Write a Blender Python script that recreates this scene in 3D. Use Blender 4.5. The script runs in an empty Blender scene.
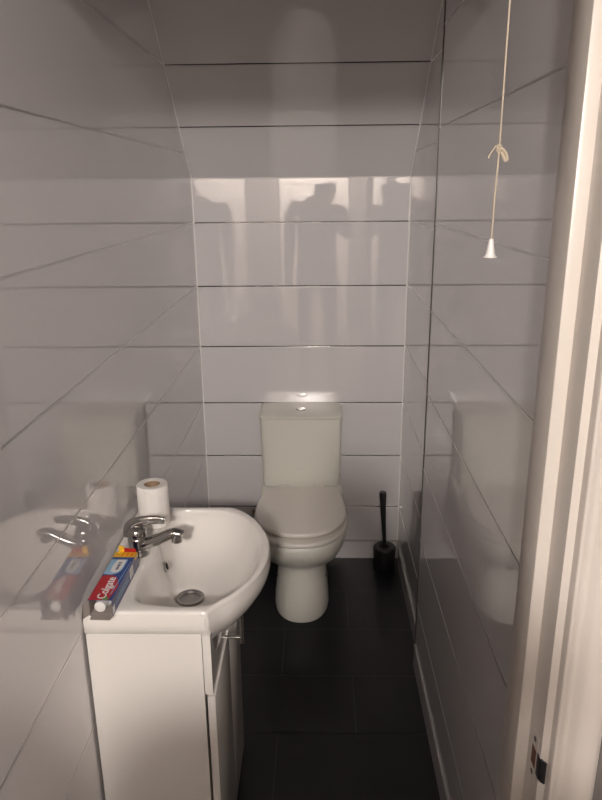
import bpy, bmesh, math, random
from mathutils import Vector, Matrix, noise
PI = math.pi
random.seed(4)
sc = bpy.context.scene
C = sc.collection

# ------------------------------------------------------------------ camera
cam_d = bpy.data.cameras.new('camera'); cam = bpy.data.objects.new('camera', cam_d); C.objects.link(cam)
cam_d.sensor_fit = 'VERTICAL'; cam_d.sensor_height = 36; cam_d.sensor_width = 36*602/800
cam_d.lens = 684.3/800*36; cam_d.clip_start = 0.02
R = ((0.99970934, -0.00207151, -0.02401962), (0.02231954, -0.29712893, 0.95457647), (-0.00911434, -0.95483512, -0.29699633))
m = Matrix([[R[i][0], -R[i][1], -R[i][2], 0] for i in range(3)] + [[0, 0, 0, 1]])
cam.matrix_world = Matrix.Translation((0, 0, 1.62)) @ m
sc.camera = cam

# ------------------------------------------------------------------ world and light
w = bpy.data.worlds.new('world'); sc.world = w; w.use_nodes = True
w.node_tree.nodes['Background'].inputs[0].default_value = (0.9, 0.85, 0.85, 1)
w.node_tree.nodes['Background'].inputs[1].default_value = 0.02
ld = bpy.data.lights.new('hall_lamp', 'POINT'); ld.energy = 165; ld.color = (1.0, 0.92, 0.86); ld.shadow_soft_size = 0.08
lo = bpy.data.objects.new('hall_lamp', ld); C.objects.link(lo); lo.location = (-0.06, -1.55, 2.30)
sc.view_settings.view_transform = 'Standard'; sc.view_settings.look = 'None'
sc.view_settings.exposure = 0.64; sc.view_settings.gamma = 1; sc.view_settings.use_curve_mapping = False

# ------------------------------------------------------------------ materials
def mat(name, col, rough=0.5, metal=0.0, spec=0.5, coat=0.0, bump=None, mottle=0.0, bevel=None):
    """bump = (scale xyz, strength, distance); mottle = slight procedural colour variation"""
    m = bpy.data.materials.new(name); m.use_nodes = True
    nt = m.node_tree; b = nt.nodes['Principled BSDF']
    b.inputs['Base Color'].default_value = (*col, 1); b.inputs['Roughness'].default_value = rough
    b.inputs['Metallic'].default_value = metal; b.inputs['Specular IOR Level'].default_value = spec
    b.inputs['Coat Weight'].default_value = coat; b.inputs['Coat Roughness'].default_value = 0.02
    tc = nt.nodes.new('ShaderNodeTexCoord')
    if mottle:
        n = nt.nodes.new('ShaderNodeTexNoise'); n.inputs['Scale'].default_value = 9; n.inputs['Detail'].default_value = 6
        nt.links.new(tc.outputs['Object'], n.inputs['Vector'])
        r = nt.nodes.new('ShaderNodeValToRGB')
        r.color_ramp.elements[0].position = 0.3; r.color_ramp.elements[1].position = 0.7
        r.color_ramp.elements[0].color = (*[c*(1-mottle) for c in col], 1)
        r.color_ramp.elements[1].color = (*[min(1, c*(1+mottle)) for c in col], 1)
        nt.links.new(n.outputs['Fac'], r.inputs['Fac']); nt.links.new(r.outputs['Color'], b.inputs['Base Color'])
    if bump:
        mp = nt.nodes.new('ShaderNodeMapping'); mp.inputs['Scale'].default_value = bump[0]
        n = nt.nodes.new('ShaderNodeTexNoise'); n.inputs['Scale'].default_value = 1; n.inputs['Detail'].default_value = 2
        bp = nt.nodes.new('ShaderNodeBump'); bp.inputs['Strength'].default_value = bump[1]; bp.inputs['Distance'].default_value = bump[2]
        nt.links.new(tc.outputs['Object'], mp.inputs['Vector']); nt.links.new(mp.outputs['Vector'], n.inputs['Vector'])
        nt.links.new(n.outputs['Fac'], bp.inputs['Height']); nt.links.new(bp.outputs['Normal'], b.inputs['Normal'])
    return m

M = {}
M['pvc'] = mat('gloss_panel', (0.72, 0.695, 0.70), 0.03, spec=0.5, coat=0.5, bump=((11, 11, 0.7), 0.22, 0.0010))
M['pvc'].node_tree.nodes['Principled BSDF'].inputs['IOR'].default_value = 2.0
M['chrome_strip_shaded'] = mat('chrome_strip_shaded', (0.32, 0.31, 0.30), 0.15, 1.0)  # darkened copy of the strip chrome; dark reflections are put into the colour
M['bead'] = mat('satin_bead', (0.45, 0.44, 0.43), 0.4, 0.6, mottle=0.03)
M['side_strip_lit'] = mat('side_chrome_strip_lit', (0.72, 0.70, 0.69), 0.35, 1.0)  # same strip chrome made paler, bright grazing reflections painted into its colour
M['chrome'] = mat('chrome', (0.50, 0.49, 0.47), 0.12, 1.0)
M['ceramic'] = mat('basin_ceramic', (0.80, 0.77, 0.73), 0.07, spec=0.6)
M['pan'] = mat('toilet_ceramic', (0.71, 0.70, 0.63), 0.30, spec=0.4)
M['seat'] = mat('seat_plastic', (0.72, 0.68, 0.62), 0.28, spec=0.4)
M['tile'] = mat('black_floor_tile', (0.008, 0.008, 0.010), 0.40, spec=0.30, bump=((60, 60, 60), 0.15, 0.001), mottle=0.35)
M['grout'] = mat('dark_grout', (0.045, 0.045, 0.05), 0.7, mottle=0.2)
M['cab'] = mat('gloss_white_board', (0.78, 0.75, 0.71), 0.16, spec=0.5)
M['cabfront'] = mat('gloss_front_board', (0.78, 0.75, 0.71), 0.12, spec=0.5)
M['cabfront'].node_tree.nodes['Principled BSDF'].inputs['IOR'].default_value = 1.7
M['edge'] = mat('edge_bead', (0.10, 0.095, 0.09), 0.35, 0.3, mottle=0.1)
M['dark'] = mat('dark_interior', (0.02, 0.02, 0.02), 0.8)
M['black'] = mat('black_plastic', (0.012, 0.012, 0.013), 0.38, bump=((80, 80, 80), 0.1, 0.001))
M['frame'] = mat('white_gloss_paint', (0.62, 0.57, 0.52), 0.30, spec=0.45, bump=((25, 25, 3), 0.25, 0.0012), mottle=0.03)
M['hallwall'] = mat('hall_paint', (0.16, 0.145, 0.135), 0.8, mottle=0.03, bump=((60, 60, 60), 0.2, 0.001))
M['carpet'] = mat('hall_carpet', (0.12, 0.10, 0.09), 0.95, bump=((400, 400, 400), 0.6, 0.004), mottle=0.2)
M['ceil'] = mat('ceiling_paint', (0.45, 0.42, 0.40), 0.8, mottle=0.02)
M['paper'] = mat('tissue_paper', (0.80, 0.77, 0.73), 0.9, spec=0.1, bump=((300, 300, 300), 0.35, 0.001), mottle=0.03)
M['card'] = mat('cardboard_core', (0.36, 0.24, 0.15), 0.85, mottle=0.1)
M['greycard'] = mat('raw_carton', (0.33, 0.29, 0.26), 0.8, mottle=0.08)
M['blue'] = mat('carton_blue', (0.015, 0.05, 0.23), 0.28, coat=0.3, mottle=0.1)
M['darkblue'] = mat('carton_navy', (0.05, 0.065, 0.19), 0.35, coat=0.3, mottle=0.15)
M['red'] = mat('carton_red', (0.42, 0.01, 0.02), 0.3, coat=0.3, mottle=0.05)
M['lightblue'] = mat('carton_pale_blue', (0.25, 0.42, 0.58), 0.3, mottle=0.25)
M['green'] = mat('carton_green', (0.10, 0.27, 0.08), 0.4, mottle=0.1)
M['white'] = mat('print_white', (0.75, 0.73, 0.72), 0.4, mottle=0.02)
M['yellow'] = mat('sticker_yellow', (0.70, 0.40, 0.02), 0.35, coat=0.2, mottle=0.05)
M['orange'] = mat('sticker_print', (0.60, 0.12, 0.02), 0.4, mottle=0.05)
M['navyink'] = mat('navy_ink', (0.03, 0.04, 0.12), 0.4, mottle=0.05)
M['cap'] = mat('cap_white', (0.75, 0.74, 0.72), 0.35, mottle=0.02)
M['cord'] = mat('cream_cord', (0.55, 0.47, 0.36), 0.9, mottle=0.1, bump=((900, 900, 500), 0.5, 0.0008))
M['knob'] = mat('pull_plastic', (0.80, 0.78, 0.76), 0.35, mottle=0.02)
M['steel'] = mat('steel_plate', (0.42, 0.40, 0.39), 0.35, 1.0, mottle=0.1)
M['rust'] = mat('mortice_wood', (0.16, 0.07, 0.04), 0.85, mottle=0.3)
M['darksteel'] = mat('dark_steel', (0.12, 0.12, 0.14), 0.4, 1.0, mottle=0.1)
M['brass'] = mat('tarnished_brass', (0.20, 0.12, 0.06), 0.4, 1.0, mottle=0.2)

# ------------------------------------------------------------------ helpers
def link(name, bm, mats, parent=None, smooth=False, label=None):
    bmesh.ops.recalc_face_normals(bm, faces=bm.faces)
    me = bpy.data.meshes.new(name); bm.to_mesh(me); bm.free()
    if not isinstance(mats, (list, tuple)): mats = [mats]
    for x in mats: me.materials.append(M[x])
    if smooth:
        for p in me.polygons: p.use_smooth = True
        try: me.set_sharp_from_angle(angle=math.radians(smooth if smooth is not True else 40))
        except Exception: pass
    o = bpy.data.objects.new(name, me); C.objects.link(o)
    if parent:
        o.parent = parent
        o.matrix_parent_inverse = Matrix.Translation(parent.location).inverted() if parent.type == 'EMPTY' else Matrix()
    if label: o['label'] = label
    return o
def struct(name, bm, mats, smooth=False, parent=None):
    o = link(name, bm, mats, parent, smooth); 
    if not parent: o['kind'] = 'structure'
    return o
def thing(name, label, cat, loc):
    o = bpy.data.objects.new(name, None); C.objects.link(o); o.location = loc
    o['label'] = label; o['category'] = cat; o.empty_display_size = 0.05
    return o
def NB(): return bmesh.new()
def box(bm, x0, x1, y0, y1, z0, z1, bev=0.0, seg=2, mi=0, rot=None):
    vs = [bm.verts.new((x, y, z)) for x in (x0, x1) for y in (y0, y1) for z in (z0, z1)]
    idx = [(0, 1, 3, 2), (4, 6, 7, 5), (0, 4, 5, 1), (2, 3, 7, 6), (0, 2, 6, 4), (1, 5, 7, 3)]
    fs = [bm.faces.new([vs[i] for i in f]) for f in idx]
    for f in fs: f.material_index = mi
    if bev:
        es = list({e for f in fs for e in f.edges})
        r = bmesh.ops.bevel(bm, geom=es, offset=bev, segments=seg, affect='EDGES', profile=0.5)
        for f in r['faces']: f.material_index = mi
    return vs
def loft(bm, rings, cap0=True, cap1=True, mi=0, closed=True):
    V = [[bm.verts.new(p) for p in r] for r in rings]
    n = len(V[0])
    for a, b in zip(V, V[1:]):
        for i in range(n if closed else n-1):
            j = (i+1) % n
            f = bm.faces.new((a[i], a[j], b[j], b[i])); f.material_index = mi
    if cap0: f = bm.faces.new(V[0][::-1]); f.material_index = mi
    if cap1: f = bm.faces.new(V[-1]); f.material_index = mi
    return V
def lathe(bm, prof, cx, cy, n=40, axis='z', cap=True, mi=0):
    rings = []
    for r, h in prof:
        ring = []
        for k in range(n):
            a = 2*PI*k/n
            if axis == 'z': ring.append((cx+r*math.cos(a), cy+r*math.sin(a), h))
            elif axis == 'x': ring.append((h, cx+r*math.cos(a), cy+r*math.sin(a)))
            else: ring.append((cx+r*math.cos(a), h, cy+r*math.sin(a)))
        rings.append(ring)
    return loft(bm, rings, cap, cap, mi)
def tube(bm, pts, rad, n=12, cap=True, mi=0, squash=None):
    pts = [Vector(p) for p in pts]; rads = rad if isinstance(rad, (list, tuple)) else [rad]*len(pts)
    rings = []; up = None
    for i, p in enumerate(pts):
        t = (pts[min(i+1, len(pts)-1)] - pts[max(i-1, 0)]).normalized()
        if up is None:
            up = Vector((0, 0, 1)) if abs(t.z) < 0.9 else Vector((0, 1, 0))
        side = t.cross(up).normalized(); up = side.cross(t).normalized()
        r = rads[i]; rw, rh = (r if isinstance(r, tuple) else (r, r))
        rings.append([tuple(p + side*rw*math.cos(2*PI*k/n) + up*rh*math.sin(2*PI*k/n)) for k in range(n)])
    return loft(bm, rings, cap, cap, mi)
def catmull(P, per=6, closed=False):
    out = []; n = len(P); P = [Vector(p) for p in P]
    rng = range(n if closed else n-1)
    for i in rng:
        g = (lambda k: P[k % n]) if closed else (lambda k: P[max(0, min(n-1, k))])
        p0, p1, p2, p3 = g(i-1), g(i), g(i+1), g(i+2)
        for s in range(per):
            t = s/per
            out.append(0.5*((2*p1)+(-p0+p2)*t+(2*p0-5*p1+4*p2-p3)*t*t+(-p0+3*p1-3*p2+p3)*t**3))
    if not closed: out.append(P[-1])
    return out
def prism(bm, poly, z0, z1, mi=0):
    loft(bm, [[(x, y, z0) for x, y in poly], [(x, y, z1) for x, y in poly]], mi=mi)

# ------------------------------------------------------------------ room numbers
XL, XF, XN = -0.489, 0.363, 0.341      # left wall, far right wall, near right wall
YB, YD = 2.784, 0.975                   # back wall, room side of the door wall
SZ, SS = 1.655, 0.86                   # where the slope starts and how steep it is
CEIL = 2.40
YS = YB-(CEIL-SZ)/SS                   # where the slope meets the flat ceiling
def slope_y(z): return YB if z <= SZ else YB-(z-SZ)/SS
G = 0.0026                             # half width of a chrome strip

def clad(name, X, y0, y1fn, joints, outward, G=0.0019):
    """a side wall of horizontal panels with chrome strips let in between them; outward = +1 for the right walls"""
    bm = NB(); edges = [0.0]
    js = sorted(joints)
    levels = [0.0] + js + [CEIL]
    def quad(z0, z1, d, mi):
        ys = sorted({z for z in (z0, SZ, z1) if z0 <= z <= z1})
        for a, b in zip(ys, ys[1:]):
            p = [(X+d, y0, a), (X+d, y1fn(a), a), (X+d, y1fn(b), b), (X+d, y0, b)]
            f = bm.faces.new([bm.verts.new(q) for q in p]); f.material_index = mi
    for i in range(len(levels)-1):
        z0 = levels[i] + (G if i else 0); z1 = levels[i+1] - (G if i < len(levels)-2 else 0)
        quad(z0, z1, 0, 0)
        if i < len(levels)-2:
            quad(z1, z1+2*G, -outward*0.0008, 1)
            for z in (z1, z1+2*G):
                p = [(X, y0, z), (X, y1fn(z), z), (X-outward*0.0008, y1fn(z), z), (X-outward*0.0008, y0, z)]
                f = bm.faces.new([bm.verts.new(q) for q in p]); f.material_index = 2
    # solid back and the end towards the door
    t = outward*0.02
    pts = [(y0, 0), (y1fn(0), 0), (y1fn(SZ), SZ), (y1fn(CEIL), CEIL), (y0, CEIL)]
    f = bm.faces.new([bm.verts.new((X+t, y, z)) for y, z in pts])
    f = bm.faces.new([bm.verts.new(q) for q in ((X, y0, 0), (X+t, y0, 0), (X+t, y0, CEIL), (X, y0, CEIL))])
    return bm

# ------------------------------------------------------------------ structure
# floor
def floor_tiles():
    bm = NB()
    f = bm.faces.new([bm.verts.new(p) for p in ((XL-.02, .85, -0.0015), (XF+.02, .85, -0.0015), (XF+.02, YB+.02, -0.0015), (XL-.02, YB+.02, -0.0015))])
    f.material_index = 1
    g = 0.0016; k = -5
    for k in range(-5, 4):
        ya = 1.985+.262*k; yb = ya+.262
        ox = 0.119 if k % 2 else -0.126
        for j in range(-3, 3):
            xa = ox+.49*j; xb = xa+.49
            a, b_, c, d = max(xa+g, XL-.015), min(xb-g, XF+.015), max(ya+g, .87), min(yb-g, YB+.015)
            if b_-a < .002 or d-c < .002: continue
            f = bm.faces.new([bm.verts.new(p) for p in ((a, c, 0), (b_, c, 0), (b_, d, 0), (a, d, 0))]); f.material_index = 0
    box(bm, XL-.02, XF+.02, .85, YB+.02, -.05, -.002, mi=1)
    return bm
struct('floor', floor_tiles(), ['tile', 'grout'])
bm = NB(); box(bm, -1.6, 1.2, -2.25, .87, -.05, 0); struct('floor_hall', bm, 'carpet')

LJ = [.255, .50, .742, .99, 1.24, 1.49, 1.745, 1.995, 2.245]
RJ = [.25, .50, .752, 1.005, 1.262, 1.515, 1.775, 2.03, 2.28]
struct('wall_left', clad('wall_left', XL, .79, slope_y, LJ, -1), ['pvc', 'side_strip_lit', 'bead'])
struct('wall_right', clad('wall_right', XF, 2.0, slope_y, LJ, 1), ['pvc', 'side_strip_lit', 'bead'])
bm = clad('wall_right_near', XN, YD, lambda z: 2.05 if z < CEIL-.2 else min(2.05, slope_y(z)), RJ, 1)
f = bm.faces.new([bm.verts.new(q) for q in ((XN, 2.05, 0), (XF+.01, 2.05, 0), (XF+.01, 2.05, 2.19), (XN, 2.05, 2.19))])
struct('wall_right_near', bm, ['pvc', 'side_strip_lit', 'bead'])
# back wall
bm = NB(); lv = [0]+[z for z in LJ if z < SZ]+[SZ]
lv[1:-1] = [.2555, .50, .742, .988, 1.238, 1.489]
for i in range(len(lv)-1):
    z0 = lv[i]+(G if i else 0); z1 = lv[i+1]-(G if i < len(lv)-2 else 0)
    f = bm.faces.new([bm.verts.new(p) for p in ((XL-.01, YB, z0), (XF+.01, YB, z0), (XF+.01, YB, z1), (XL-.01, YB, z1))])
    if i < len(lv)-2:
        for (ya, yb, za, zb) in ((YB+.0012, YB+.0012, z1, z1+2*G), (YB, YB+.0012, z1, z1), (YB+.0012, YB, z1+2*G, z1+2*G)):
            f = bm.faces.new([bm.verts.new(p) for p in ((XL-.01, ya, za), (XF+.01, ya, za), (XF+.01, yb, zb), (XL-.01, yb, zb))]); f.material_index = 1
f = bm.faces.new([bm.verts.new(p) for p in ((XL-.01, YB+.03, 0), (XF+.01, YB+.03, 0), (XF+.01, YB+.03, SZ), (XL-.01, YB+.03, SZ))])
struct('wall_back', bm, ['pvc', 'chrome_strip_shaded'])
# sloping ceiling under the stairs, with the same panels
bm = NB(); L = math.hypot(YB-YS, CEIL-SZ); dy, dz = (YS-YB)/L, (CEIL-SZ)/L
ts = [0, .262, .522, .782, L]
nrm = (0, dz, -dy)
def sp(t, d=0): return (YB+dy*t+d*dz, SZ+dz*t-d*dy)
for i in range(len(ts)-1):
    t0 = ts[i]+(G if i else 0); t1 = ts[i+1]-(G if i < len(ts)-2 else 0)
    (ya, za), (yb, zb) = sp(t0), sp(t1)
    bm.faces.new([bm.verts.new(p) for p in ((XL-.01, ya, za), (XF+.01, ya, za), (XF+.01, yb, zb), (XL-.01, yb, zb))])
    if i < len(ts)-2:
        (ya, za), (yb, zb) = sp(t1, .0012), sp(t1+2*G, .0012)
        f = bm.faces.new([bm.verts.new(p) for p in ((XL-.01, ya, za), (XF+.01, ya, za), (XF+.01, yb, zb), (XL-.01, yb, zb))]); f.material_index = 1
(ya, za), (yb, zb) = sp(0, .03), sp(L, .03)
bm.faces.new([bm.verts.new(p) for p in ((XL-.01, ya, za), (XF+.01, ya, za), (XF+.01, yb, zb), (XL-.01, yb, zb))])
struct('ceiling_slope', bm, ['pvc', 'chrome_strip_shaded'])
bm = NB(); box(bm, XL-.01, XF+.01, YD-.08, YS, CEIL, CEIL+.03); struct('ceiling', bm, 'pvc')
# corner beads
bm = NB()
box(bm, XL, XL+.004, YB-.004, YB, .09, SZ)
struct('trim_1', bm, 'knob')
bm = NB()
box(bm, XF-.004, XF, YB-.004, YB, .09, SZ)
struct('trim_2', bm, 'knob')
bm = NB()
(y1, z1), (y2, z2) = sp(0.0), sp(L)
tube(bm, [(XL+.001, y1, z1), (XL+.001, y2, z2)], .003, 8); struct('trim_3', bm, 'knob')
bm = NB(); tube(bm, [(XF-.001, y1, z1), (XF-.001, y2, z2)], .003, 8); struct('trim_4', bm, 'knob')
bm = NB(); tube(bm, [(XL, YB-.001, SZ), (XF, YB-.001, SZ)], .0022, 8); struct('trim_5', bm, 'knob')
# chrome edge bead of the near right cladding
bm = NB(); box(bm, XN-.0022, XN+.004, 2.043, 2.0535, .0, 2.2, bev=.0008, seg=1); box(bm, XN+.003, XN+.006, 2.05, 2.058, 0, 2.2, mi=1)
struct('trim_6', bm, ['edge', 'dark'])
# skirting boards
def skirt(name, x0, x1, y0, y1, side):
    bm = NB(); box(bm, x0, x1, y0, y1, 0, .084, mi=0)
    if side == 'x': box(bm, x0-.0015, x1, y0, y1, .084, .090, bev=.001, seg=1, mi=1)
    else: box(bm, x0, x1, y0-.0008, y1, .084, .09, bev=.0008, seg=1, mi=1)
    o = struct(name, bm, ['pvc', 'bead'])
skirt('baseboard_right', XF-.006, XF, 2.055, YB-.009, 'x')
skirt('baseboard_right_near', XN-.004, XN+.001, YD+.01, 2.043, 'x')
skirt('baseboard_back', XL, XF, YB-.008, YB, 'y')
skirt_bm = NB(); box(skirt_bm, XL, XL+.008, 1.70, YB-.009, 0, .09); struct('baseboard_left', skirt_bm, 'pvc')

# door wall (hall side), lining and architrave; X0..X1 is the opening
HD = 2.035
bm = NB()
box(bm, .43, 1.2, .848, .975, 0, CEIL); box(bm, -1.6, -.55, .848, .975, 0, CEIL); box(bm, -.55, .43, .848, .975, HD+.10, CEIL)
struct('wall_hall_front', bm, 'hallwall')
bm = NB(); box(bm, -1.6, 1.2, -2.30, -2.2, 0, CEIL); struct('wall_hall_back', bm, 'hallwall')
bm = NB(); box(bm, -1.7, -1.6, -2.3, .95, 0, CEIL); struct('wall_hall_left', bm, 'hallwall')
bm = NB(); box(bm, 1.2, 1.3, -2.3, .95, 0, CEIL); struct('wall_hall_right', bm, 'hallwall')
bm = NB(); box(bm, -1.6, 1.2, -2.3, .868, CEIL, CEIL+.05); struct('ceiling_hall', bm, 'ceil')
# lining (rabbet) + stop
bm = NB()
box(bm, .341, .43, .848, .9745, 0, HD+.10, bev=.0012)
box(bm, -.55, -.510, .848, .9495, 0, HD+.10)
box(bm, -.507, .341, .848, .9745, HD+.016, HD+.10)
box(bm, .3215, .3425, .903, .9745, 0, HD, bev=.002)
box(bm, -.507, .341, .903, .9745, HD, HD+.018, bev=.001)
struct('door_frame', bm, 'frame', smooth=30)
# architrave with an ogee face
prof = [(.353, .848), (.353, .834), (.3545, .8315), (.358, .830), (.363, .8315), (.366, .8335), (.370, .8335), (.374, .8315), (.379, .8265), (.386, .8235), (.394, .8225), (.402, .8225), (.412, .8235), (.418, .828), (.420, .8315), (.420, .848)]
bm = NB(); prism(bm, prof, 0, HD+.03+.07)
pl = [(-.170-x, y) for x, y in prof]; prism(bm, pl, 0, HD+.10)
rings = [[(X, y, HD+.028+(x-.353)) for x, y in prof] for X in (-.519, .353)]
loft(bm, rings)
struct('trim_7', bm, 'frame', smooth=35)
# keep plate let into the rabbet of the frame
kp = thing('strike_plate', 'small worn steel lock strike plate screwed into the white door frame', 'strike plate', (.341, .872, .76))
bm = NB(); box(bm, .3402, .3412, .860, .889, .715, .805, bev=.0003, seg=1); link('plate', bm, 'frame', kp, label='white painted plate')
bm = NB(); box(bm, .3398, .3404, .864, .882, .742, .775); link('bolt_hole', bm, 'rust', kp, label='brown rectangular latch opening')
for z in (.791, .728):
    bm = NB(); lathe(bm, [(.0045, .3396), (.0045, .3404)], .874, z, 16, 'x'); link('screw', bm, 'darksteel', kp)
bm = NB()
pr = [(.3403, .866), (.3405, .850), (.3425, .843), (.347, .8385), (.349, .8395), (.3445, .845), (.3425, .851), (.3418, .866)]
prism(bm, pr, .738, .778); link('lip', bm, 'darksteel', kp, label='dark steel lip curling round the frame edge')

# a panelled door across the hall, behind the photographer (its white frame shines back from the end wall)
bm = NB()
for x0, x1 in ((-.41, -.35), (.29, .35)): box(bm, x0, x1, -2.2, -2.175, 0, 2.06, bev=.004)
box(bm, -.41, .35, -2.2, -2.175, 2.0, 2.06, bev=.004)
struct('trim_8', bm, 'frame')
bm = NB(); box(bm, -.35, .29, -2.2, -2.185, .005, 2.0)
for (x0, x1) in ((-.28, -.06), (.0, .22)):
    for (z0, z1) in ((.2, .85), (1.0, 1.55), (1.65, 1.9)): box(bm, x0, x1, -2.186, -2.178, z0, z1, bev=.006)
struct('door_1', bm, 'frame')

# ------------------------------------------------------------------ toilet
TX = -.065
T = thing('toilet', 'white close-coupled toilet with closed lid against the end wall', 'toilet', (TX, 2.45, 0))
def egg(yf, yb, hw, hb, yw, n=56):
    """outline: front tip yf, back yb with half width hb there, widest hw at yw"""
    pts = []
    k = n//2
    half = []
    for i in range(k+1):                       # front tip -> widest
        a = PI/2*i/k; half.append((hw*math.sin(a)**0.88, yw-(yw-yf)*math.cos(a)))
    kb = 14
    for i in range(1, kb+1):
        t = i/kb; s = t**2.1
        half.append((hw+(hb-hw)*s, yw+(yb-yw)*t))
    right = half[1:]; left = [(-x, y) for x, y in right][::-1]
    # rounded back corners come from the two end points pulled in
    return [(TX, yf)] + [(TX+x, y) for x, y in right] + [(TX+x, y) for x, y in left]
bm = NB()
secs = [(0.000, 2.287, 2.72, .107, .095, 2.44), (.012, 2.286, 2.72, .109, .095, 2.44), (.05, 2.291, 2.72, .107, .093, 2.44), (.11, 2.300, 2.72, .100, .09, 2.44),
        (.17, 2.304, 2.72, .094, .09, 2.44), (.215, 2.300, 2.72, .092, .095, 2.44), (.240, 2.288, 2.73, .098, .10, 2.43), (.258, 2.262, 2.74, .120, .115, 2.41),
        (.276, 2.228, 2.76, .146, .13, 2.38), (.312, 2.192, 2.775, .158, .15, 2.36), (.345, 2.164, 2.778, .169, .165, 2.35), (.38, 2.152, 2.778, .172, .168, 2.34), (.394, 2.153, 2.778, .171, .168, 2.34), (.400, 2.160, 2.778, .166, .164, 2.34)]
loft(bm, [[(x, y, z) for x, y in egg(yf, yb, hw, hb, yw)] for z, yf, yb, hw, hb, yw in secs])
link('pan', bm, 'pan', T, smooth=50)
# shelf behind the seat
bm = NB(); vs = box(bm, TX-.170, TX+.170, 2.565, 2.778, .395, .4235, bev=.012, seg=3); link('shelf', bm, 'pan', T, smooth=50)
# seat ring and lid
def slab(bm, z0, z1, o, r=.006):
    cx = TX; cy = 2.38
    def sc_(k): return [(cx+(x-cx)*(1-k/.17), cy+(y-cy)*(1-k/.22)) for x, y in o]
    R_ = []
    for z, k in ((z0, r), (z0+r*.3, r*.3), (z0+r, 0), (z1-r, 0), (z1-r*.5, r*.25), (z1-r*.12, r*.6), (z1, r*1.4)):
        R_.append([(x, y, z) for x, y in sc_(k)])
    loft(bm, R_)
ring_o = egg(2.137, 2.570, .178, .150, 2.345); bm = NB(); slab(bm, .405, .424, ring_o); link('seat', bm, 'seat', T, smooth=50)
lid_o = egg(2.172, 2.580, .173, .140, 2.350)
bm = NB(); slab(bm, .4285, .446, lid_o, .006); link('lid', bm, 'seat', T, smooth=50)
for s in (-1, 1):
    bm = NB(); lathe(bm, [(.009, TX+s*.075-.018), (.011, TX+s*.075-.014), (.011, TX+s*.075+.014), (.009, TX+s*.075+.018)], 2.583, .440, 16, 'x'); link('hinge', bm, 'seat', T, smooth=True)
# cistern, slightly bowed front
def cist(hw, yf, yb, bow, n=14, r=.018):
    pts = [(-hw, yb), (-hw, yf+r)]
    for i in range(1, 5): a = PI/2*i/5; pts.append((-hw+r-r*math.cos(a), yf+r-r*math.sin(a)))
    for i in range(n+1):
        x = -hw+r+(2*hw-2*r)*i/n; pts.append((x, yf-bow*(1-(x/hw)**2)))
    for i in range(1, 5): a = PI/2*i/5; pts.append((hw-r+r*math.sin(a), yf+r-r*math.cos(a)))
    pts += [(hw, yf+r), (hw, yb)]
    return [(TX-.003+x, y) for x, y in pts]
bm = NB()
loft(bm, [[(x, y, z) for x, y in cist(hw, yf, 2.782, .012)] for z, hw, yf in ((.424, .155, 2.626), (.429, .160, 2.621), (.50, .162, 2.619), (.62, .164, 2.615), (.727, .166, 2.612))])
link('cistern', bm, 'pan', T, smooth=40)
bm = NB()
loft(bm, [[(x, y, z) for x, y in cist(hw, yf, 2.782, .012)] for z, hw, yf in ((.7285, .166, 2.611), (.7305, .1695, 2.607), (.735, .170, 2.606), (.739, .168, 2.610), (.742, .160, 2.624), (.7435, .13, 2.66), (.7455, .07, 2.70))])
link('cistern_lid', bm, 'pan', T, smooth=50)
bm = NB(); lathe(bm, [(.021, .743), (.021, .7475), (.0185, .7495), (.017, .7485), (.0165, .7500), (.004, .7508)], TX-.003, 2.685, 32); link('flush_button', bm, 'chrome', T, smooth=True, label='round chrome flush button')
# little pale marks on the cistern and on the bowl front
bm = NB(); lathe(bm, [(.0052, 2.5995), (.0052, 2.6055)], TX+.001, .508, 18, 'y'); link('cistern_mark', bm, 'cap', T, label='tiny white mark')
bm = NB()
for dx in (-.008, .002):
    for i in range(9): pass
tube(bm, [(TX-.002+.007*math.cos(a*.5)*1.0-.004, 2.2035-.0005, .3045+.004*math.sin(a*.5)) for a in range(2, 11)], .0009, 6)
tube(bm, [(TX+.012+.005*math.cos(a*.5), 2.2035-.0005, .3045+.004*math.sin(a*.5)) for a in range(0, 9)], .0009, 6)
link('bowl_mark', bm, 'cap', T, label='small pale curved mark on the bowl')
for s, y in ((-1, 2.42), (1, 2.42)):
    bm = NB(); hx = TX+s*.090
    lathe(bm, [(.011, hx-s*.004), (.0105, hx+s*.006), (.006, hx+s*.010), (.001, hx+s*.011)], y, .135, 20, 'x'); link('bolt_cap', bm, 'chrome', T, smooth=True, label='small chrome floor bolt cap')
    bm = NB(); box(bm, TX+s*.078-.006, TX+s*.078+.006, y-.03, 2.60, .0, .20, bev=.005); link('side_rib', bm, 'pan', T, smooth=40)

# water inlet valve on the wall, left of the toilet
V = thing('shutoff_valve', 'small dark water shut-off valve low on the end wall, left of the toilet', 'valve', (-.285, 2.77, .24))
bm = NB(); tube(bm, [(-.285, 2.776, .235), (-.285, 2.70, .235)], .0085, 14); link('pipe', bm, 'brass', V, smooth=True)
bm = NB(); lathe(bm, [(.013, 2.685), (.017, 2.69), (.017, 2.71), (.013, 2.715)], -.285, .235, 8, 'y'); link('valve_body', bm, 'darksteel', V)

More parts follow.
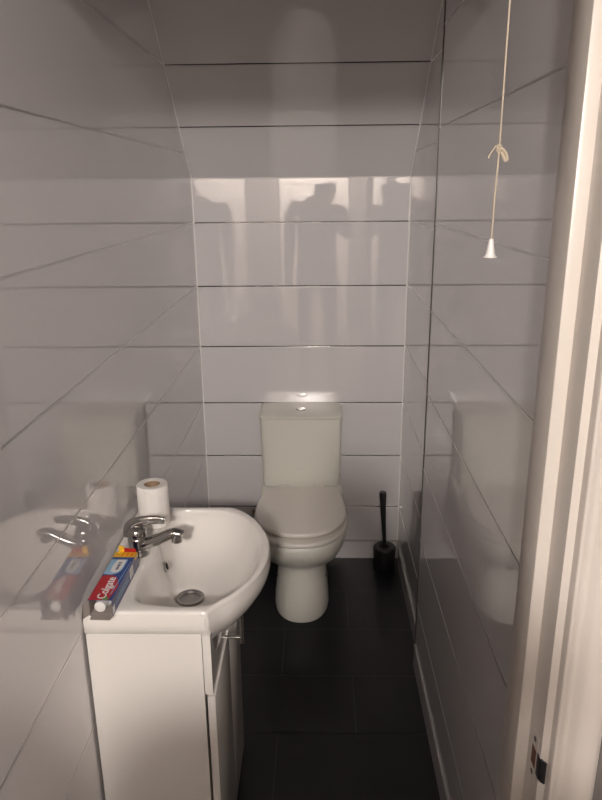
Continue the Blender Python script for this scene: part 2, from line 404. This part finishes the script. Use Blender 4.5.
# ------------------------------------------------------------------ toilet brush and its holder
H = thing('brush_holder', 'round black plastic toilet brush holder in the corner by the skirting', 'brush holder', (.2955, 2.70, 0))
bm = NB()
prof_o = [(.044, 0), (.0465, .004), (.0480, .05), (.0495, .092), (.0485, .100), (.0445, .1045), (.0340, .1055), (.0190, .104), (.0175, .1015), (.0175, .095), (.0460, .090), (.044, .006)]
lathe(bm, prof_o, .2955, 2.70, 44); link('pot', bm, 'black', H, smooth=True)
B = thing('toilet_brush', 'black toilet brush with a tapered upright handle standing in its holder', 'toilet brush', (.293, 2.70, .02))
bm = NB(); tube(bm, [(.2945, 2.70, .09), (.2935, 2.70, .13), (.2875, 2.695, .22), (.2825, 2.69, .30), (.2795, 2.687, .365), (.2793, 2.687, .371)], [.0085, .0085, .0098, .0125, .0152, .0130], 18)
link('handle', bm, 'black', B, smooth=True)
bm = NB(); lathe(bm, [(.006, .022), (.028, .03), (.03, .05), (.028, .078), (.008, .092)], .2955, 2.70, 20); link('bristle_head', bm, 'dark', B, smooth=True)

# ------------------------------------------------------------------ vanity unit
ZT = .790
VU = thing('vanity_cabinet', 'white gloss vanity cabinet under the basin on the left wall', 'cabinet', (-.35, 1.44, 0))
Y0, Y1 = 1.206, 1.664
bm = NB(); box(bm, -.484, -.2425, Y0, Y0+.016, 0.0, .7345, bev=.0008, seg=1); link('side_panel', bm, 'cab', VU)
bm = NB(); box(bm, -.484, -.2425, Y1-.016, Y1, 0.0, .7345, bev=.0008, seg=1); link('side_panel', bm, 'cab', VU)
bm = NB(); box(bm, -.484, -.2425, Y0+.0165, Y1-.0165, .04, .056); link('bottom_panel', bm, 'cab', VU)
bm = NB(); box(bm, -.484, -.476, Y0+.0165, Y1-.0165, .057, .70); link('back_panel', bm, 'cab', VU)
bm = NB(); box(bm, -.262, -.246, Y0+.0165, Y1-.0165, .0, .0385); link('plinth', bm, 'cab', VU)
bm = NB(); yz = [(Y0-.003, .588), (Y1+.002, .588), (Y1+.002, .7345), (1.655, .7345), (1.648, .690), (1.62, .650), (1.57, .632), (1.44, .628), (1.32, .632), (1.265, .650), (1.238, .690), (1.232, .7345), (Y0-.003, .7345)]
loft(bm, [[(x, y, z) for y, z in yz] for x in (-.2405, -.2235)]); dr = link('drawer', bm, 'cabfront', VU, smooth=30)
# doors (the near one stands a touch proud)
YM = (Y0+Y1)/2
bm = NB(); box(bm, -.2365, -.2195, Y0-.003, YM-.0015, .012, .5825, bev=.0012); dn = link('door', bm, 'cabfront', VU, smooth=30)
bm = NB(); box(bm, -.2405, -.2235, YM+.0015, Y1+.002, .012, .5825, bev=.0012); df = link('door', bm, 'cabfront', VU, smooth=30)
def handle(y, z0, z1, par, xf, posts):
    bm = NB(); X = -.182
    tube(bm, [(X, y, z0), (X, y, z1)], .0055, 16)
    for z in posts: tube(bm, [(xf-.001, y, z), (X, y, z)], .0042, 12)
    link('handle', bm, 'chrome', par, smooth=40)
handle(1.395, .575, .70, dr, -.2235, (.590, .685))

# basin -------------------------------------------------------------
D = [(-.231, 1.2045), (-.2255, 1.2075), (-.2215, 1.214), (-.2060, 1.236), (-.176, 1.270), (-.145, 1.325), (-.124, 1.385), (-.1155, 1.445), (-.121, 1.510), (-.139, 1.570), (-.164, 1.622), (-.190, 1.656), (-.209, 1.674), (-.222, 1.684), (-.232, 1.6895)]
Dc = [(v.x, v.y) for v in catmull([(x, y, 0) for x, y in D], 5)]
outer = Dc + [(-.232-(.251)*t, 1.6895) for t in (.1, .2, .3, .4, .5, .6, .7, .8, .9)] + [(-.4875, 1.686)] + \
        [(-.4875, 1.686-.478*t) for t in (.1, .2, .3, .4, .5, .6, .7, .8, .9)] + [(-.4875, 1.208), (-.4845, 1.2045)] + [(-.4845+.2535*t, 1.2045) for t in (.1, .2, .3, .4, .5, .6, .7, .8, .9)]
inner_c = [(-.372, 1.243), (-.30, 1.229), (-.240, 1.232), (-.196, 1.255), (-.160, 1.315), (-.139, 1.385), (-.133, 1.445), (-.139, 1.510), (-.160, 1.570), (-.192, 1.622), (-.240, 1.660), (-.30, 1.672), (-.368, 1.668), (-.392, 1.64), (-.398, 1.56), (-.396, 1.51), (-.386, 1.475), (-.384, 1.44), (-.386, 1.405), (-.396, 1.37), (-.398, 1.32), (-.391, 1.265)]
inner = [(v.x, v.y) for v in catmull([(x, y, 0) for x, y in inner_c], 10, True)]
CX, CY = -.30, 1.447
def cast(poly, a):
    d = (math.cos(a), math.sin(a)); best = None
    for i in range(len(poly)):
        x1, y1 = poly[i]; x2, y2 = poly[(i+1) % len(poly)]
        ex, ey = x2-x1, y2-y1; den = d[0]*ey-d[1]*ex
        if abs(den) < 1e-12: continue
        t = ((x1-CX)*ey-(y1-CY)*ex)/den; u = ((x1-CX)*d[1]-(y1-CY)*d[0])/den
        if t > 0 and -1e-6 <= u <= 1+1e-6 and (best is None or t > best): best = t
    return (CX+d[0]*best, CY+d[1]*best)
angs = [math.atan2(y-CY, x-CX) for x, y in outer]
O_ = outer; I_ = [cast(inner, a) for a in angs]
DX, DY = -.312, 1.447
RM = {.62: .046, .50: .0435, .37: .0405, .25: .038, .16: .0362, .13: .0345, .11: .030}
def toward(x, y, s):
    l = math.hypot(x-DX, y-DY); q = max(s*l, min(RM.get(s, 0), .98*l))/l
    return DX+(x-DX)*q, DY+(y-DY)*q
def inset(P, d):
    out = []; n = len(P)
    for i in range(n):
        x0, y0 = P[i-1]; x1, y1 = P[(i+1) % n]; tx, ty = x1-x0, y1-y0; l = math.hypot(tx, ty) or 1
        out.append((P[i][0]-ty/l*d, P[i][1]+tx/l*d))
    return out
bm = NB()
def tuck(P, d): return [q if p[0] > -.226 else p for p, q in zip(P, inset(P, d))]
rings = [[(x, y, ZT-.055) for x, y in tuck(inset(O_, .012), .012)], [(x, y, ZT-.055) for x, y in tuck(inset(O_, .003), .012)], [(x, y, ZT-.0525) for x, y in tuck(O_, .012)], [(x, y, ZT-.030) for x, y in tuck(O_, .003)]]
for z, d in ((ZT-.008, 0), (ZT-.0035, .0010), (ZT-.0008, .0035), (ZT, .0075)): rings.append([(x, y, z) for x, y in inset(O_, d)])
for t, z in ((.55, ZT-.0005), (.85, ZT-.0015), (.95, ZT-.003)):
    I2 = inset(O_, .0075); rings.append([(a[0]+(b[0]-a[0])*t, a[1]+(b[1]-a[1])*t, z) for a, b in zip(I2, I_)])
for s, z in ((1, ZT-.006), (.975, ZT-.011), (.95, ZT-.020), (.915, ZT-.034), (.87, ZT-.052), (.81, ZT-.071), (.73, ZT-.088), (.62, ZT-.103), (.50, ZT-.113), (.37, ZT-.1195), (.25, ZT-.1235), (.16, ZT-.126), (.13, ZT-.1275), (.11, ZT-.131)):
    rings.append([(*toward(x, y, s), z) for x, y in I_])
loft(bm, rings, cap0=False, cap1=True)
# the bowl's outer body hanging under the curved front
Db = [p for p in Dc if p[0] > -.2335]
base = [(-.236, Db[0][1]+.004)] + Db + [(-.236, Db[-1][1]-.004)]
rings = []
for z, k in ((ZT-.012, -.003), (ZT-.022, -.010), (ZT-.035, -.008), (ZT-.045, .008), (ZT-.057, .038), (ZT-.070, .085), (ZT-.085, .155), (ZT-.10, .245), (ZT-.115, .36), (ZT-.128, .50), (ZT-.138, .66), (ZT-.144, .82)):
    rings.append([(-.236+(x+.236)*(1-k), 1.447+(y-1.447)*(1-k*.8), z) for x, y in base])
loft(bm, rings, cap0=False, cap1=False, closed=False)
bs = link('basin', bm, 'ceramic', None, smooth=60)
bs['label'] = 'white ceramic washbasin with a curved front on the gloss cabinet'; bs['category'] = 'basin'
def on_basin(name, bm, mt, **k):
    o = link(name, bm, mt, bs, smooth=True); o['label'] = k['label']; return o
# drain: ring + plug grate, overflow ring
bm = NB(); zd = ZT-.1255
lathe(bm, [(.0345, zd-.003), (.0345, zd+.0012), (.032, zd+.0028), (.0265, zd+.0020), (.025, zd-.003), (.010, zd-.0055), (.009, zd-.004), (.001, zd-.0035)], DX, DY, 40)
on_basin('drain', bm, 'steel', label='round metal drain')
bm = NB(); ov = Vector((-.3715, 1.472, .7355))
n_ = Vector((.93, 0, .36)).normalized(); u_ = Vector((0, 1, 0)); v_ = n_.cross(u_)
def ring_at(c, n, u, v, prof, N=28):
    return [[tuple(c+n*h+(u*math.cos(2*PI*k/N)+v*math.sin(2*PI*k/N))*r) for k in range(N)] for r, h in prof]
loft(bm, ring_at(ov, n_, u_, v_, [(.0135, -.010), (.0135, .0015), (.0120, .0028), (.0090, .0022), (.0082, -.003)]), cap0=False, cap1=False)
on_basin('overflow_ring', bm, 'chrome', label='small chrome overflow ring')
bm = NB(); loft(bm, ring_at(ov, n_, u_, v_, [(.0083, -.004), (.0083, .0002)])); on_basin('overflow_hole', bm, 'dark', label='dark overflow opening')

# mixer tap ------------------------------------------------------------
tx, ty = -.427, 1.440
TP = thing('mixer_tap', 'chrome single lever mixer tap on the back ledge of the basin', 'tap', (tx, ty, ZT))
bm = NB(); lathe(bm, [(.0265, ZT), (.0265, ZT+.004), (.025, ZT+.007), (.0220, ZT+.013), (.0210, ZT+.026), (.0222, ZT+.036), (.0225, ZT+.042), (.0200, ZT+.0455)], tx, ty, 36); link('body', bm, 'chrome', TP, smooth=True)
path = catmull([(tx+.004, ty, ZT+.026), (tx+.030, ty, ZT+.031), (tx+.055, ty, ZT+.041), (tx+.076, ty, ZT+.051), (tx+.090, ty, ZT+.055), (tx+.102, ty, ZT+.052), (tx+.106, ty, ZT+.048)], 5)
bm = NB(); tube(bm, path, [(.0190-.0065*min(1, i/22), .0150-.0035*min(1, i/22)) if i < 28 else (.0125-.0025*(i-27), .0105-.0025*(i-27)) for i in range(len(path))], 22); link('spout', bm, 'chrome', TP, smooth=50)
bm = NB(); lathe(bm, [(.0115, ZT+.032), (.0128, ZT+.033), (.0132, ZT+.044), (.0138, ZT+.053), (.0118, ZT+.060), (.006, ZT+.064), (.001, ZT+.065)], tx+.094, ty, 28); link('aerator', bm, 'chrome', TP, smooth=True)
bm = NB(); lathe(bm, [(.0205, ZT+.046), (.0228, ZT+.049), (.0228, ZT+.058), (.0205, ZT+.066), (.014, ZT+.072), (.004, ZT+.075)], tx, ty, 36)
path = catmull([(tx-.013, ty, ZT+.050), (tx-.015, ty, ZT+.062), (tx-.008, ty, ZT+.076), (tx+.012, ty, ZT+.084), (tx+.036, ty, ZT+.088), (tx+.056, ty, ZT+.088), (tx+.068, ty, ZT+.086)], 5)
tube(bm, path, [(.0185-.0095*min(1, i/26), .0125-.0080*min(1, i/24)) if i < 29 else (.0075, .0035) for i in range(len(path))], 20)
link('lever', bm, 'chrome', TP, smooth=50)

# toilet roll --------------------------------------------------------------
rx, ry, rz = -.424, 1.600, ZT
TR = thing('toilet_roll', 'white toilet paper roll standing upright on the back corner of the basin', 'toilet roll', (rx, ry, rz))
bm = NB(); lathe(bm, [(.0205, rz+.001), (.038, rz+.0005), (.0395, rz+.003), (.0398, rz+.05), (.0395, rz+.106), (.0375, rz+.109), (.0320, rz+.1098), (.026, rz+.1092), (.0205, rz+.1088)], rx, ry, 56, cap=False)
V_ = lathe(bm, [(.0205, rz+.1088), (.0205, rz+.001)], rx, ry, 56, cap=False)
link('paper', bm, 'paper', TR, smooth=35)
bm = NB(); lathe(bm, [(.0204, rz+.001), (.0204, rz+.1075), (.0190, rz+.1075), (.0190, rz+.001)], rx, ry, 40, cap=False); link('core', bm, 'card', TR, smooth=True, label='brown cardboard core')
# loose tail of paper lying against the roll
bm = NB(); rr = []
for i in range(13):
    a = -1.9+i*.11; r = .0412+.0006*math.sin(i)
    rr.append([(rx+r*math.cos(a), ry+r*math.sin(a), rz+.106-.0022*i), (rx+r*math.cos(a), ry+r*math.sin(a), rz+.001), (rx+(r-.0008)*math.cos(a), ry+(r-.0008)*math.sin(a), rz+.001), (rx+(r-.0008)*math.cos(a), ry+(r-.0008)*math.sin(a), rz+.106-.0022*i)])
loft(bm, rr); link('loose_sheet', bm, 'paper', TR)

# toothpaste carton --------------------------------------------------------
bx0, bx1, by0, by1, bz0, bz1 = -.0245, .0245, 0, .192, 0, .037
KB = thing('toothpaste_box', 'open blue and red toothpaste carton lying on the near left rim of the basin', 'box', (0, 0, 0))
TB = thing('toothpaste_tube', 'toothpaste tube with a white cap lying inside the open blue and red carton', 'toothpaste tube', (0, 0, 0))
def kb(name, bm, mt, par=None, label=None, smooth=False): return link(name, bm, mt, par or KB, smooth, label)
t_ = .0006
bm = NB()
box(bm, bx0, bx1, by0, by1, bz0, bz0+t_, mi=1); box(bm, bx0, bx0+t_, by0, by1, bz0+t_, bz1-t_, mi=1)
box(bm, bx1-t_, bx1, by0, by1, bz0+t_, bz1-t_, mi=1); box(bm, bx0, bx1, by0, by1, bz1-t_, bz1, mi=0); box(bm, bx0+t_, bx1-t_, by1-t_, by1, bz0+t_, bz1-t_, mi=1)
box(bm, bx0+t_, bx1-t_, by0+.001, by1-.01, bz0+t_, bz0+2*t_, mi=2); box(bm, bx0+t_, bx0+2*t_, by0+.001, by1-.01, bz0+t_, bz1-t_, mi=2)
kb('carton', bm, ['blue', 'darkblue', 'greycard'])
def patch(name, poly, z, th, mt, par=None, label=None):
    bm = NB(); prism(bm, poly, z, z+th); return kb(name, bm, mt, par, label)
# red field with a rounded far end
pts = [(bx0+.0003, .0005), (bx1-.0085, .0005), (bx1-.0065, .012)]
pts += [(bx1-.0065+.004*math.sin(PI*t), .012+.072*t) for t in (.15, .3, .45, .6)]
pts += [(bx1-.010, .074), (bx1-.016, .087), (bx1-.026, .093), (bx1-.038, .094), (bx0+.0003, .090)]
patch('red_field', pts, bz1, .0003, 'red')
patch('pale_field', [(bx0+.0003, .098), (-.006, .096), (.004, .101), (.010, .110), (.0125, .125), (.013, .158), (bx0+.0003, .158)], bz1, .0003, 'lightblue')
patch('white_field', [(-.012, .108), (-.002, .103), (.006, .109), (.0095, .122), (.010, .156), (-.010, .156), (-.0135, .13)], bz1+.0003, .0002, 'white')
patch('green_leaf', [(.003, .001), (.0155, .001), (.0145, .009), (.010, .014), (.006, .010)], bz1+.0003, .0002, 'green')
patch('white_flash', [(.0145, .020), (.0162, .020), (.0225, .150), (.0215, .150)], bz1+.0003, .0002, 'lightblue')
# price sticker folded over the edge
bm = NB(); box(bm, bx0-.0006, bx1+.0006,   .168, .190, bz1+.0003, bz1+.0007); box(bm, bx1+.0002, bx1+.0007,   .168, .190, bz1-.008, bz1+.0007)
kb('sticker', bm, 'yellow', label='yellow sticker with red strokes')
for k in range(3):
    x = -.006+k*.0105; patch('stroke', [(x-.0018, .172), (x+.0014, .172), (x+.0030, .186), (x-.0002, .186)], bz1+.0007, .0002, 'orange')
# side artwork, right face
bm = NB()
box(bm, bx1, bx1+.0003, .0005, .014, .004, .020); kb('side_patch', bm, 'white')
bm = NB(); box(bm, bx1, bx1+.0003, .125, .150, .006, .030); kb('side_patch', bm, 'white')
bm = NB()
for (ya, yb, za, zb) in ((.02, .115, .012, .0135), (.02, .11, .017, .0183), (.03, .115, .022, .0232)): box(bm, bx1, bx1+.0003, ya, yb, za, zb)
kb('side_lines', bm, 'lightblue')
# flaps at the open near end and at the tap end
bm = NB()
loft(bm, [[(bx0, 0, bz0+.002), (bx0+t_, 0, bz0+.002), (bx0+t_, 0, bz1-.001), (bx0, 0, bz1-.001)],
          [(bx0-.009, -.012, bz0+.0012), (bx0-.009+t_, -.0125, bz0+.0012), (bx0-.007+t_, -.0125, bz1-.004), (bx0-.007, -.012, bz1-.004)],
          [(bx0-.006, -.026, bz0+.001), (bx0-.006+t_, -.0262, bz0+.001), (bx0-.006+t_, -.0262, bz0+.012), (bx0-.006, -.026, bz0+.012)]])
kb('side_flap', bm, 'greycard', label='bent grey cardboard end flap')
bm = NB()
loft(bm, [[(bx0+.004, 0, bz0), (bx1, 0, bz0), (bx1, 0, bz0+t_), (bx0+.004, 0, bz0+t_)],
          [(bx0+.006, -.016, bz0+.0012), (bx1-.002, -.016, bz0+.0012), (bx1-.002, -.016, bz0+.0018), (bx0+.006, -.016, bz0+.0018)]])
kb('bottom_flap', bm, 'greycard', label='grey cardboard end flap')
bm = NB()
loft(bm, [[(bx0+.008, by1, bz1-.001), (bx1-.002, by1, bz1-.001), (bx1-.002, by1+.0006, bz1-.001), (bx0+.008, by1+.0006, bz1-.001)],
          [(bx0+.008, by1-.003, bz1+.012), (bx1-.004, by1-.003, bz1+.010), (bx1-.004, by1-.0024, bz1+.010), (bx0+.008, by1-.0024, bz1+.012)]])
kb('end_flap', bm, 'red', label='red end flap standing up')
bm = NB(); box(bm, bx0+.008, bx0+.020, by1-.0045, by1-.0032, bz1+.001, bz1+.017); kb('end_tab', bm, 'yellow', label='yellow tab')
# tube inside
bm = NB(); lathe(bm, [(.009, .004), (.0115, .005), (.0122, .018), (.0135, .024)], -.003, .0165, 24, 'y'); kb('cap', bm, 'cap', TB, smooth=True, label='white screw cap')
bm = NB(); rg = []
for y, w_, h_ in ((.026, .014, .0135), (.034, .0165, .0145), (.09, .0185, .011), (.15, .0205, .005), (.176, .021, .0012)):
    rg.append([(-.001+w_*math.cos(2*PI*k/28), y, .0165+h_*math.sin(2*PI*k/28)) for k in range(28)])
loft(bm, rg); kb('tube_body', bm, 'white', TB, smooth=True)
# lettering
def text(body, size, mt, loc, rot, name='lettering', extr=.0002, sx=1.0, shear=0, bold=0.0):
    cu = bpy.data.curves.new(name, 'FONT'); cu.body = body; cu.size = size; cu.extrude = extr; cu.align_x = 'LEFT'; cu.shear = shear; cu.offset = bold
    o = bpy.data.objects.new(name, cu); C.objects.link(o); cu.materials.append(M[mt])
    bpy.context.view_layer.update(); dg = bpy.context.evaluated_depsgraph_get()
    me = bpy.data.meshes.new_from_object(o.evaluated_get(dg)); bpy.data.objects.remove(o)
    n = bpy.data.objects.new(name, me); C.objects.link(n); n.location = loc; n.rotation_euler = rot; n.scale = (sx, 1, 1); n.parent = KB
    return n
text('Colgate', .0255, 'white', (.0085, .0045, bz1+.0005), (0, 0, PI/2), sx=1.0, bold=.0003)
text('WHITE', .0090, 'navyink', (.0030, .114, bz1+.0006), (0, 0, PI/2), sx=1.15, bold=.0003)
for o in (KB, TB):
    o.location = (-.4405, 1.190, ZT+.0002); o.rotation_euler = (0, 0, math.radians(-1.2))
    for ch in o.children:
        ch.matrix_parent_inverse = Matrix()
TB.location = (-.4405, 1.190, ZT+.0012)

# ------------------------------------------------------------------ pull cord
px, py = .2625, 1.05
PC = thing('pull_cord', 'light pull cord with knotted bow and white bell-shaped pull, hanging by the door frame', 'pull cord', (px, py, CEIL))
bm = NB(); lathe(bm, [(.040, CEIL), (.040, CEIL-.010), (.034, CEIL-.028), (.010, CEIL-.030)], px, py, 36); link('switch_housing', bm, 'knob', PC, smooth=True)
zk = 1.668; zt = 1.544
bm = NB(); tube(bm, [(px, py, CEIL-.025), (px-.0008, py, 2.0), (px-.0012, py, 1.8), (px-.001, py, zk), (px-.0025, py, 1.61), (px-.0032, py, zt-.002)], .00125, 8); link('cord', bm, 'cord', PC, smooth=True)
bm = NB(); kx = px-.0012
for pts, r in (([(kx-.004, 0, .004), (kx-.001, -.003, .007), (kx+.003, -.001, .003), (kx+.001, .003, -.002), (kx-.003, .001, 0), (kx+.002, -.003, .006)], .0018),
               ([(kx, 0, .002), (kx-.005, -.001, .006), (kx-.009, 0, .0), (kx-.0135, 0, -.007), (kx-.0145, 0, -.010), (kx-.0125, 0, -.0105)], .0010),
               ([(kx, 0, .002), (kx+.005, -.001, .001), (kx+.0105, 0, -.005), (kx+.0125, 0, -.012), (kx+.0095, 0, -.014), (kx+.0065, 0, -.009), (kx+.003, 0, -.002)], .0022),
               ([(kx, .001, .004), (kx+.0055, .002, -.002), (kx+.010, .002, -.011), (kx+.0115, .001, -.0155)], .0016)):
    tube(bm, catmull([(x, py+y, zk+z) for x, y, z in pts], 4), r, 8)
link('knot', bm, 'cord', PC, smooth=True, label='cream knotted bow')
kx = px-.0033
bm = NB(); lathe(bm, [(.0032, zt), (.0036, zt-.001), (.0042, zt-.006), (.0066, zt-.0205), (.0078, zt-.0245), (.0098, zt-.0262), (.0100, zt-.0272), (.0085, zt-.0272), (.0030, zt-.010)], kx, py, 32); link('pull_bell', bm, 'knob', PC, smooth=True)

# ------------------------------------------------------------------ the person taking the picture, standing in the hall
M['skin'] = mat('skin', (0.50, 0.31, 0.22), 0.5, mottle=0.05); M['jumper'] = mat('grey_jumper', (0.12, 0.115, 0.12), 0.9, mottle=0.2)
M['trousers'] = mat('dark_trousers', (0.02, 0.022, 0.03), 0.9, mottle=0.2); M['hair'] = mat('dark_hair', (0.02, 0.014, 0.01), 0.6, mottle=0.2)
PX, PY = .0, -.34
def skin(name, V, E, parent, mats, root=0, sub=2, pick=None):
    me = bpy.data.meshes.new(name); me.from_pydata([v[:3] for v in V], E, []); 
    o = bpy.data.objects.new(name, me); C.objects.link(o)
    md = o.modifiers.new('skin', 'SKIN'); md.use_smooth_shade = True
    sv = me.skin_vertices[0].data
    for i, v in enumerate(V): sv[i].radius = v[3] if isinstance(v[3], tuple) else (v[3], v[3]); sv[i].use_root = (i == root)
    o.modifiers.new('sub', 'SUBSURF').levels = sub
    bpy.context.view_layer.update(); dg = bpy.context.evaluated_depsgraph_get()
    m2 = bpy.data.meshes.new_from_object(o.evaluated_get(dg)); bpy.data.objects.remove(o)
    for x in mats: m2.materials.append(M[x])
    for p in m2.polygons:
        p.use_smooth = True
        if pick: p.material_index = pick(p.center)
    o = bpy.data.objects.new(name, m2); C.objects.link(o)
    if parent: o.parent = parent; o.matrix_parent_inverse = Matrix.Translation(parent.location).inverted()
    return o
PE = thing('person', 'person in grey jumper and dark trousers standing in the hall doorway holding a phone', 'person', (PX, PY, 0))
V = [(PX, PY, .93, (.175, .11)), (PX, PY+.01, 1.10, (.165, .11)), (PX, PY, 1.27, (.19, .115)), (PX, PY, 1.43, (.175, .09)), (PX+.015, PY+.01, 1.495, (.10, .06)), (PX+.045, PY+.03, 1.51, (.055, .06))]
E_ = [(0, 1), (1, 2), (2, 3), (3, 4), (4, 5)]
n0 = len(V); V += [(PX+.075, PY+.035, 1.545, (.070, .088)), (PX+.085, PY+.03, 1.59, (.070, .088)), (PX+.085, PY+.03, 1.625, (.045, .055))]; E_ += [(5, n0), (n0, n0+1), (n0+1, n0+2)]
k = len(V); V += [(PX+.195, PY, 1.44, .062), (PX+.27, PY+.09, 1.22, .050), (.095, PY+.25, 1.40, .036), (.080, PY+.285, 1.49, .028), (.072, PY+.295, 1.545, (.020, .030))]
E_ += [(3, k), (k, k+1), (k+1, k+2), (k+2, k+3), (k+3, k+4)]
k = len(V); V += [(PX-.215, PY, 1.47, .070), (PX-.235, PY-.01, 1.13, .048), (PX-.245, PY+.05, .89, .034), (PX-.245, PY+.06, .83, (.020, .034)), (PX-.243, PY+.065, .79, (.016, .036))]
E_ += [(3, k), (k, k+1), (k+1, k+2), (k+2, k+3), (k+3, k+4)]
for sgn in (-1, 1):
    k = len(V); V += [(PX+sgn*.10, PY, .84, .088), (PX+sgn*.11, PY+.01, .48, .060), (PX+sgn*.115, PY-.01, .28, .052), (PX+sgn*.12, PY-.02, .09, .040), (PX+sgn*.125, PY+.04, .045, .040), (PX+sgn*.135, PY+.13, .035, .032)]
    E_ += [(0, k), (k, k+1), (k+1, k+2), (k+2, k+3), (k+3, k+4), (k+4, k+5)]
def pick(c):
    if c.z > 1.46 and c.y < -.15: return 0
    if c.y > -.085 and c.z > 1.46: return 0
    if c.x < PX-.19 and c.z < .885: return 0
    return 2 if c.z < .95 else 1
skin('body', V, E_, PE, ['skin', 'jumper', 'trousers'], pick=pick)
for q, (z_, ln) in enumerate(((1.585, .070), (1.564, .076), (1.543, .072), (1.523, .060))):      # fingers round the back of the phone
    skin('finger', [(.071, -.040, z_-.008, .0095), (.065, -.016, z_-.002, .0088), (.065-ln*.45, -.0135, z_+.002, .0080), (.065-ln*.85, -.0135, z_+.004, .0068)], [(0, 1), (1, 2), (2, 3)], PE, ['skin'], sub=1)
skin('thumb', [(.070, -.052, 1.545, .012), (.060, -.046, 1.575, .0100), (.042, -.043, 1.592, .0085)], [(0, 1), (1, 2)], PE, ['skin'], sub=1)
hx, hy = PX-.243, PY+.065
for q, (dy_, ln) in enumerate(((.030, .066), (.010, .074), (-.010, .069), (-.028, .054))):            # the hanging hand, loosely curled
    skin('finger', [(hx, hy+dy_, .785, .0095), (hx+.002, hy+dy_, .785-ln*.45, .0088), (hx+.012, hy+dy_, .785-ln*.8, .0080), (hx+.026, hy+dy_, .785-ln, .0068)], [(0, 1), (1, 2), (2, 3)], PE, ['skin'], sub=1)
skin('thumb', [(hx+.004, hy+.030, .825, .012), (hx+.016, hy+.052, .795, .0100), (hx+.024, hy+.056, .770, .0085)], [(0, 1), (1, 2)], PE, ['skin'], sub=1)
bm = NB(); bmesh.ops.create_uvsphere(bm, u_segments=28, v_segments=18, radius=1)
for v in bm.verts:
    x, y, z = v.co; v.co = Vector((PX+.085+x*.077, PY+.018+y*.092 - (.012 if y > 0 else 0), 1.593+z*.070))
link('hair', bm, 'hair', PE, smooth=True)
PH = thing('phone', 'black mobile phone held up in one hand by the person in the hall', 'phone', (.019, -.028, 1.49))
bm = NB(); box(bm, -.018, .056, -.032, -.0235, 1.490, 1.645, bev=.003); link('case', bm, 'black', PH, smooth=40)
